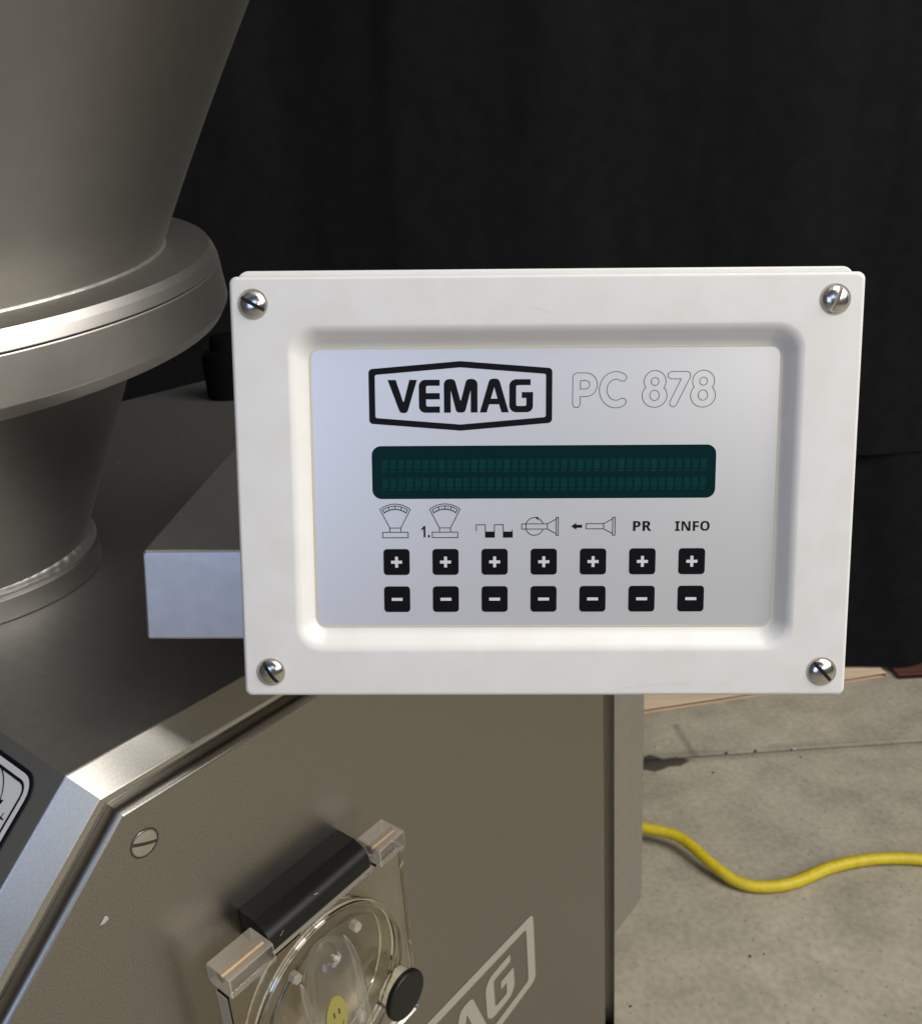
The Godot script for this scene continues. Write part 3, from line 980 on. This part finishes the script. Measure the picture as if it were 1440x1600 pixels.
func machine() -> void:
	var r := thing("stuffing_machine", "satin stainless machine cabinet under the hopper with a clear trap hinged on its door", "machine")
	r.position = Vector3(-0.232166, 0.0, -0.414357)
	r.rotation.y = deg_to_rad(50.284)
	# cabinet
	var t := PackedVector3Array()
	var ob := Vector2(-0.7353, -0.6777)
	var far := ob * 330.0
	var body := rounded([[0, TOP, 0], [742, TOP, 4], [742, 196, 4], [far.x, 196, 0], [far.x, TOP + far.y, 0]], 4)
	var bt := PackedVector3Array()
	loft(bt, body, [[0, -852], [0, -20.02]], true, true)
	commit("cabinet", bt, M.cabinet_steel, r, 25.0)
	# front frame: bevelled edge round the door opening
	var fo := PackedVector2Array([Vector2(far.x, 110), Vector2(598, 110), Vector2(598, TOP), Vector2(0, TOP), Vector2(far.x, TOP + far.y)])
	for i in fo.size():
		fo[i] *= MM
	# bevel only along the top and the slanted side: those two edges move in, the rest stay
	var ring := func(d: float, right: float) -> PackedVector2Array:
		var q := PackedVector2Array()
		var nrm := Vector2(0.6777, -0.7353) * 1.13
		var corner := Vector2(0.0, TOP - d)
		# meeting point of the lowered top edge and the slanted edge moved in by d
		var base := nrm * d
		var s := (-d - base.y) / ob.y
		corner.x = base.x + ob.x * s
		var low := base + ob * 330.0
		q.append(Vector2(low.x, 110) * MM)
		q.append(Vector2(right, 110) * MM)
		q.append(Vector2(right, TOP - d) * MM)
		q.append(corner * MM)
		q.append(Vector2(low.x, TOP + low.y) * MM)
		return q
	t = PackedVector3Array()
	bands(t, [[ring.call(0.0, 598.0), -0.6 * MM], [ring.call(0.25, 598.0), 0.15 * MM], [ring.call(0.9, 598.0), 1.0 * MM], [ring.call(14.9, 597.0), 15.0 * MM], [ring.call(15.5, 597.0), 15.6 * MM], [ring.call(16.3, 597.0), 15.9 * MM], [ring.call(19.0, 597.0), 16.0 * MM], [ring.call(20.0, 597.0), 15.4 * MM], [ring.call(20.3, 597.0), 14.0 * MM], [ring.call(20.3, 597.0), 3.0 * MM]])
	fill(t, ring.call(20.3, 597.0), 3.0 * MM)
	var fs := PackedVector3Array()
	bands(fs, [[ring.call(0.0, 598.0), -20.0 * MM], [ring.call(0.0, 598.0), -0.6 * MM]])
	commit("frame_side", fs, M.cabinet_steel, r, 25.0)
	commit("front_frame", t, M.steel, r, 25.0)
	# door: a proud sheet with rolled edges
	t = PackedVector3Array()
	var dr: PackedVector2Array = ring.call(31.0, 577.0)
	for i in 2:
		dr[i].y = 0.125
	loft(t, dr, [[0, 3.2], [0, 8.5], [0.5, 11.2], [1.7, 13.6], [3.4, 15.2], [5.6, 16.0]], true)
	var door := commit("door", t, M.door_steel, r, 25.0)
	badge(door, Vector2(231.5, TOP - 489), 4.2, 3.6, 16.35, M.etch, 1.08)
	var hole := PackedVector3Array()
	lathe_z(hole, [[9.6, 0.0], [9.0, 0.35], [8.6, 0.1]], 40)
	var sh := commit("screw_seat", shifted(hole, Transform3D(Basis(), Vector3(27.6, TOP - 59.6, 16.0) * MM)), M.slot_dirt, door, 40.0)
	screw("door_screw", door, Vector3(27.6, TOP - 59.6, 16.0), 8.2, 0.8, -24.0, M.slot_dirt, false)
	var ch := PackedVector3Array()
	fill(ch, path_mm([[-9.5, TOP - 92.6], [-6.4, TOP - 93.6], [-3.4, TOP - 92.4], [-4.0, TOP - 89.6], [-5.6, TOP - 88.8], [-6.6, TOP - 90.2]]), 16.3 * MM)
	commit("paint_fleck", ch, M.chip, door, 0.0)
	# instruction plate on the slanted side: u runs back from the front edge, v down the slope
	var pl := part_node("instruction_plate", r)
	pl.transform = Transform3D(Basis(Vector3(0, 0, -1), Vector3(0.7353, 0.6777, 0), Vector3(-0.6777, 0.7353, 0)).orthonormalized(), Vector3(0, TOP, 0) * MM)
	plate(pl)
	var bu := PackedVector3Array()
	lathe(bu, [[38, 0], [40, 4], [40, 62], [36, 70], [26, 74], [24, 92], [20, 96], [0, 97]], 48)
	var buf := commit("rubber_buffer", bu, M.black_rubber, r, 35.0)
	buf.position = Vector3(668, TOP + 1.0, -705) * MM
	trap(r)
	# dust and fine marks on the top and the door
	var rng := RandomNumberGenerator.new()
	rng.seed = 12
	var dust := PackedVector3Array()
	for k in 26:
		bit(dust, Vector3(rng.randf_range(0, 560), TOP + 0.05, rng.randf_range(-800, -4)) * MM, 0.0003 + 0.0007 * pow(rng.randf(), 3.0), rng)
	commit("dust", dust, M.chip, r, 0.0).set_meta("kind", "stuff")
	for q in [[120, -330, 168, -318], [64, -150, 88, -121], [210, -120, 244, -131], [300, -240, 322, -210], [30, -60, 52, -71]]:
		var mk := PackedVector3Array()
		stroke(mk, path_mm([[q[0], -q[1]], [(q[0] + q[2]) / 2.0 + 1.0, -(q[1] + q[3]) / 2.0 - 1.4], [q[2], -q[3]]]), 0.35, 0.0)
		for i in mk.size():
			mk[i] = Vector3(mk[i].x, TOP * MM + 0.0002, -mk[i].y)
		commit("scratch", mk, M.chip_dark, r, 0.0)
	for q in [[60, -200, 64, -231], [300, -180, 331, -176], [420, -300, 423, -339], [250, -92, 288, -97], [480, -520, 509, -512], [-20, -100, -12, -118]]:
		var mk := PackedVector3Array()
		stroke(mk, path_mm([[q[0], TOP + q[1]], [(q[0] + q[2]) / 2.0 + 0.8, TOP + (q[1] + q[3]) / 2.0 + 0.6], [q[2], TOP + q[3]]]), 0.3, 16.15 * MM)
		commit("scratch", mk, M.chip_dark, door, 0.0)
	for p in [[30, -120], [600, -120], [30, -760], [650, -760]]:
		var lg := PackedVector3Array()
		solid_box(lg, Vector3(p[0] - 25, 0, p[1] - 25), Vector3(p[0] + 25, 196, p[1] + 25), 2.0)
		commit("leg", lg, M.dull_steel, r, 30.0)

func plate(pl: Node3D) -> void:
	# corner of a white plate with a black border, an arrow and a cross
	var o := rounded([[17.5, -8.5, 14], [17.5, -260, 14], [230, -260, 14], [230, -8.5, 14]], 6)
	var t := PackedVector3Array()
	loft(t, o, [[0, 0.1], [0, 0.5], [0.3, 0.8]], true)
	commit("plate_edge", t, M.print_black, pl, 30.0)
	t = PackedVector3Array()
	fill(t, inset(o, 2.4 * MM), 1.0 * MM)
	commit("plate_face", t, M.white_sticker, pl, 0.0)
	t = PackedVector3Array()
	stroke(t, inset(o, 7.0 * MM), 1.8, 1.2 * MM, true)
	commit("plate_border", t, M.print_black, pl, 0.0)
	t = PackedVector3Array()
	stroke(t, arc(62, -39, 24, 24, 100, 178, 12), 0.9, 1.2 * MM)
	fill(t, path_mm([[38.2, -34.0], [36.6, -29.0], [40.6, -29.6]]), 1.2 * MM)
	commit("arrow_sign", t, M.print_black, pl, 0.0)
	t = PackedVector3Array()
	stroke(t, path_mm([[27.5, -37], [33.5, -37]]), 0.8, 1.2 * MM)
	stroke(t, path_mm([[30.5, -34], [30.5, -40]]), 0.8, 1.21 * MM)
	commit("plus_sign", t, M.print_black, pl, 0.0)

# the clear trap hinged to the door; o is the distance from the door's face
func trap(r: Node3D) -> void:
	var v := part_node("clear_trap", r)
	v.position = Vector3(0, TOP, 16.0) * MM
	# black hinge knuckle: flat top, rounded front; drawn in (o, y) and run along x
	var prof := rounded([[0.3, -178.5, 0], [0.3, -154.5, 0], [17, -154.5, 2], [31, -160.5, 11], [31.5, -178.5, 7]], 6)
	var t := PackedVector3Array()
	loft(t, prof, [[0.8, -47.5], [0.2, -47.2], [0, -46.6], [0, 46.6], [0.2, 47.2], [0.8, 47.5]], true, true)
	for i in t.size():
		t[i] = Vector3(t[i].z + 0.1268, t[i].y, t[i].x)
	# swapping two axes mirrors the faces: turn them round
	for i in range(0, t.size(), 3):
		var s := t[i]
		t[i] = t[i + 1]
		t[i + 1] = s
	commit("hinge_knuckle", t, M.black_plastic, v, 40.0)
	for q in [[88, -166.5, 91, -164.2], [121, -158.4, 124.5, -159.4]]:
		t = PackedVector3Array()
		stroke(t, path_mm([[q[0], q[1]], [q[2], q[3]]]), 0.4, 0.0)
		for i in t.size():
			t[i].z = (31.25 if t[i].y < -0.163 else 29.6 + (t[i].y + 0.158) * -330.0) * MM
		commit("nick", t, M.chip, v, 0.0)
	for e in [[40.6, 77.0], [177.5, 205.0]]:
		t = PackedVector3Array()
		solid_box(t, Vector3(e[0], -174.0, 15.2), Vector3(e[1], -158.0, 39.0), 1.2)
		commit("hinge_lug", t, M.clear_lug, v, 30.0)
		t = PackedVector3Array()
		lathe(t, [[0, 0], [3.6, 0], [3.6, e[1] - e[0] - 3.0], [0, e[1] - e[0] - 3.0]], 20)
		commit("hinge_pin", shifted(t, Transform3D(Basis(Vector3(0, 1, 0), Vector3(1, 0, 0), Vector3(0, 0, -1)), Vector3(e[0] + 1.5, -164.0, 27.0) * MM)), M.brass, v, 40.0)
	t = PackedVector3Array()
	var cover := rounded([[40.6, -345, 4], [205.5, -345, 4], [205.5, -174.6, 3], [40.6, -174.6, 3]], 4)
	loft(t, cover, [[0.8, 22.0], [0, 22.8], [0, 33.2], [0.8, 34.0]], true, true)
	commit("cover_plate", t, M.acrylic, v, 30.0)
	for e in [[Vector3(40.0, -345, 22.6), Vector3(40.5, -176.5, 33.4)], [Vector3(205.6, -345, 22.6), Vector3(206.1, -176.5, 33.4)], [Vector3(80, -174.5, 22.6), Vector3(176, -174.0, 33.4)]]:
		t = PackedVector3Array()
		solid_box(t, e[0], e[1], 0.1)
		commit("cut_edge", t, M.frosted, v, 0.0)
	t = PackedVector3Array()
	lathe_z(t, [[66.5, 0.4], [70.5, 0.4], [70.5, 21.4], [66.5, 21.4], [66.5, 0.4]], 72)
	commit("chamber_ring", shifted(t, Transform3D(Basis(), Vector3(128.7, -269.0, 0) * MM)), M.acrylic, v, 30.0)
	# raised rim moulded on the cover
	t = PackedVector3Array()
	lathe_z(t, [[66.5, 34.3], [70.5, 34.3], [70.5, 37.0], [69.8, 37.6], [67.2, 37.6], [66.5, 37.0], [66.5, 34.3]], 72)
	commit("cover_rim", shifted(t, Transform3D(Basis(), Vector3(117.0, -246.0, 0) * MM)), M.acrylic, v, 30.0)
	# clear float bulb with a yellow smiling face inside
	t = PackedVector3Array()
	var bulb := []
	for k in 25:
		var a := PI * k / 24.0
		var rr := 23.0 * pow(sin(a), 0.7)
		bulb.append([rr, -66.0 * cos(a)])
	lathe(t, bulb, 48)
	commit("float_bulb", shifted(t, Transform3D(Basis(), Vector3(104.5, -237.0, 59.0) * MM)), M.clear_shell, v, 50.0)
	for side in [[[82, -190], [84, -210], [88, -232], [91, -260], [92, -300]], [[123, -183], [129, -206], [131.5, -232], [128, -272], [124, -300]]]:
		t = PackedVector3Array()
		var left := PackedVector2Array()
		var right := PackedVector2Array()
		for i in 17:
			var f := i / 4.0
			var k0 := mini(int(f), 3)
			var q := func(k: int) -> Vector2: return Vector2(side[clampi(k, 0, 4)][0], side[clampi(k, 0, 4)][1])
			var c: Vector2 = q.call(k0).cubic_interpolate(q.call(k0 + 1), q.call(k0 - 1), q.call(k0 + 2), f - k0)
			var wd := 3.2 * sqrt(clampf(i / 6.0, 0.02, 1.0))
			left.append((c - Vector2(wd, 0)) * MM)
			right.append((c + Vector2(wd, 0)) * MM)
		right.reverse()
		left.append_array(right)
		loft(t, ccw(left), [[0.6, 52.5], [0, 53.2], [0, 54.6], [0.8, 55.6]], true, true)
		commit("grip_rib", t, M.frosted_rib, v, 40.0)
	var fc := PackedVector3Array()
	var oval := PackedVector2Array()
	for k in 32:
		oval.append(Vector2(9.8 * cos(TAU * k / 32), 20.0 * sin(TAU * k / 32)) * MM)
	loft(fc, oval, [[0.6, -1.5], [0, -1.0], [0, 0.6], [0.6, 1.0]], true, true)
	var face := Transform3D(Basis(), Vector3(107.5, -247.5, 52.0) * MM)
	commit("yellow_face", shifted(fc, face), M.yellow_sticker, v, 40.0)
	fc = PackedVector3Array()
	stroke(fc, arc(0, -3, 5.5, 7.5, 200, 340, 12), 0.8, 1.25 * MM)
	stroke(fc, path_mm([[-2.4, 3.5], [-2.4, 8.5]]), 1.2, 1.25 * MM)
	stroke(fc, path_mm([[2.4, 3.5], [2.4, 8.5]]), 1.2, 1.25 * MM)
	commit("face_lines", shifted(fc, face), M.print_black, v, 0.0)
	for s in [[147.5, -205.0], [90.0, -202.0], [141.0, -288.0]]:
		t = PackedVector3Array()
		lathe_z(t, [[4.2, 34.2], [4.2, 39.6], [3.6, 40.3], [0, 40.3]], 6)
		commit("clear_bolt", shifted(t, Transform3D(Basis(), Vector3(s[0], s[1], 0) * MM)), M.frosted_rib, v, 20.0)
	t = PackedVector3Array()
	lathe_z(t, [[0, 34.3], [16, 34.3], [17, 35], [17, 44.8], [0, 44.8]], 40)
	commit("knob_base", shifted(t, Transform3D(Basis(), Vector3(178.5, -295.5, 0) * MM)), M.acrylic, v, 35.0)
	t = PackedVector3Array()
	lathe_z(t, [[0, 45.2], [19.2, 45.2], [20, 46], [20, 49.4], [19.2, 50.4], [17.5, 50.7], [0, 50.7]], 48)
	commit("knob", shifted(t, Transform3D(Basis(), Vector3(178.5, -295.5, 0) * MM)), M.black_plastic, v, 35.0)

func hopper() -> void:
	var r := thing("hopper", "dull stainless cone hopper with thick flange ring beside the control box", "hopper")
	var up := Vector3(0.0494, 1.0, 0.14).normalized()
	var sx := up.cross(Vector3(0, 0, 1)).normalized() * -1.0
	sx = Vector3(1, 0, 0) - up * up.x
	sx = sx.normalized()
	r.transform = Transform3D(Basis(sx, up, sx.cross(up)), Vector3(-0.4304, 0.9, -0.7013))
	var seg := 160
	var t := PackedVector3Array()
	# upper cone
	var prof := [[207.3, 273.4]]
	var y := 273.4
	var rad := 207.3
	for i in 40:
		var sl := 0.49 + 0.12 * minf(1.0, (y - 273.4) / 250.0)
		y += 18.0
		rad += 18.0 * sl
		prof.append([rad, y])
	lathe(t, prof, seg)
	var inner := []
	for q in prof:
		inner.append([q[0] - 3.0, q[1] + 1.0])
	inner.reverse()
	lathe(t, [prof[-1], inner[0]], seg)
	lathe(t, inner, seg)
	commit("cone", t, M.dull_steel, r, 40.0)
	# weld seam where the cone meets the flange
	t = PackedVector3Array()
	lathe(t, [[209.4, 272.9], [209.2, 273.9], [208.0, 274.8], [207.0, 275.6]], seg)
	commit("weld_seam", t, M.weld_steel, r, 60.0)
	t = PackedVector3Array()
	lathe(t, [[200, 261.6], [246.6, 261.6], [247.0, 262.2], [244.9, 268.0], [244.5, 268.7], [241.8, 273.1], [241.0, 273.4], [206.0, 273.4]], seg)
	commit("flange_top", t, M.ring_steel, r, 30.0)
	t = PackedVector3Array()
	lathe(t, [[184, 223.2], [244.6, 223.2], [245.2, 223.5], [250.0, 231.7], [250.3, 232.5], [247.4, 259.9], [246.8, 260.6], [245.9, 260.9], [200, 260.9]], seg)
	commit("flange_ring", t, M.ring_steel, r, 30.0)
	t = PackedVector3Array()
	lathe(t, [[101, 20], [103.5, 33], [108.2, 45.0], [186.0, 223.6]], seg)
	commit("neck", t, M.dull_steel, r, 40.0)
	# collar stands straight on the cabinet top
	var back := r.transform.affine_inverse()
	var put := Transform3D(Basis(), Vector3(-0.4342, 0.9008, -0.6989))
	t = PackedVector3Array()
	lathe(t, [[113.9, 0], [113.9, 16.6], [113.5, 17.4], [110.4, 20.2], [104.0, 20.8], [90, 20.8]], seg)
	commit("collar", shifted(t, back * put), M.dull_steel, r, 30.0)
	t = PackedVector3Array()
	var bead := []
	for k in 9:
		var a := deg_to_rad(lerpf(-60.0, 120.0, k / 8.0))
		bead.append([107.6 + 6.2 * cos(a), 24.6 + 6.6 * sin(a)])
	var bd := PackedVector3Array()
	lathe(bd, bead, 320)
	for i in bd.size():
		var a := atan2(bd[i].z, bd[i].x)
		bd[i] *= 1.0 + (0.0016 * sin(a * 74.0 + 2.2 * sin(a * 9.0)) + 0.0022 * sin(a * 7.0)) * Vector3(bd[i].x, 0, bd[i].z).length() / 0.11
	commit("weld_bead", shifted(bd, back * put), M.weld_steel, r, 60.0)
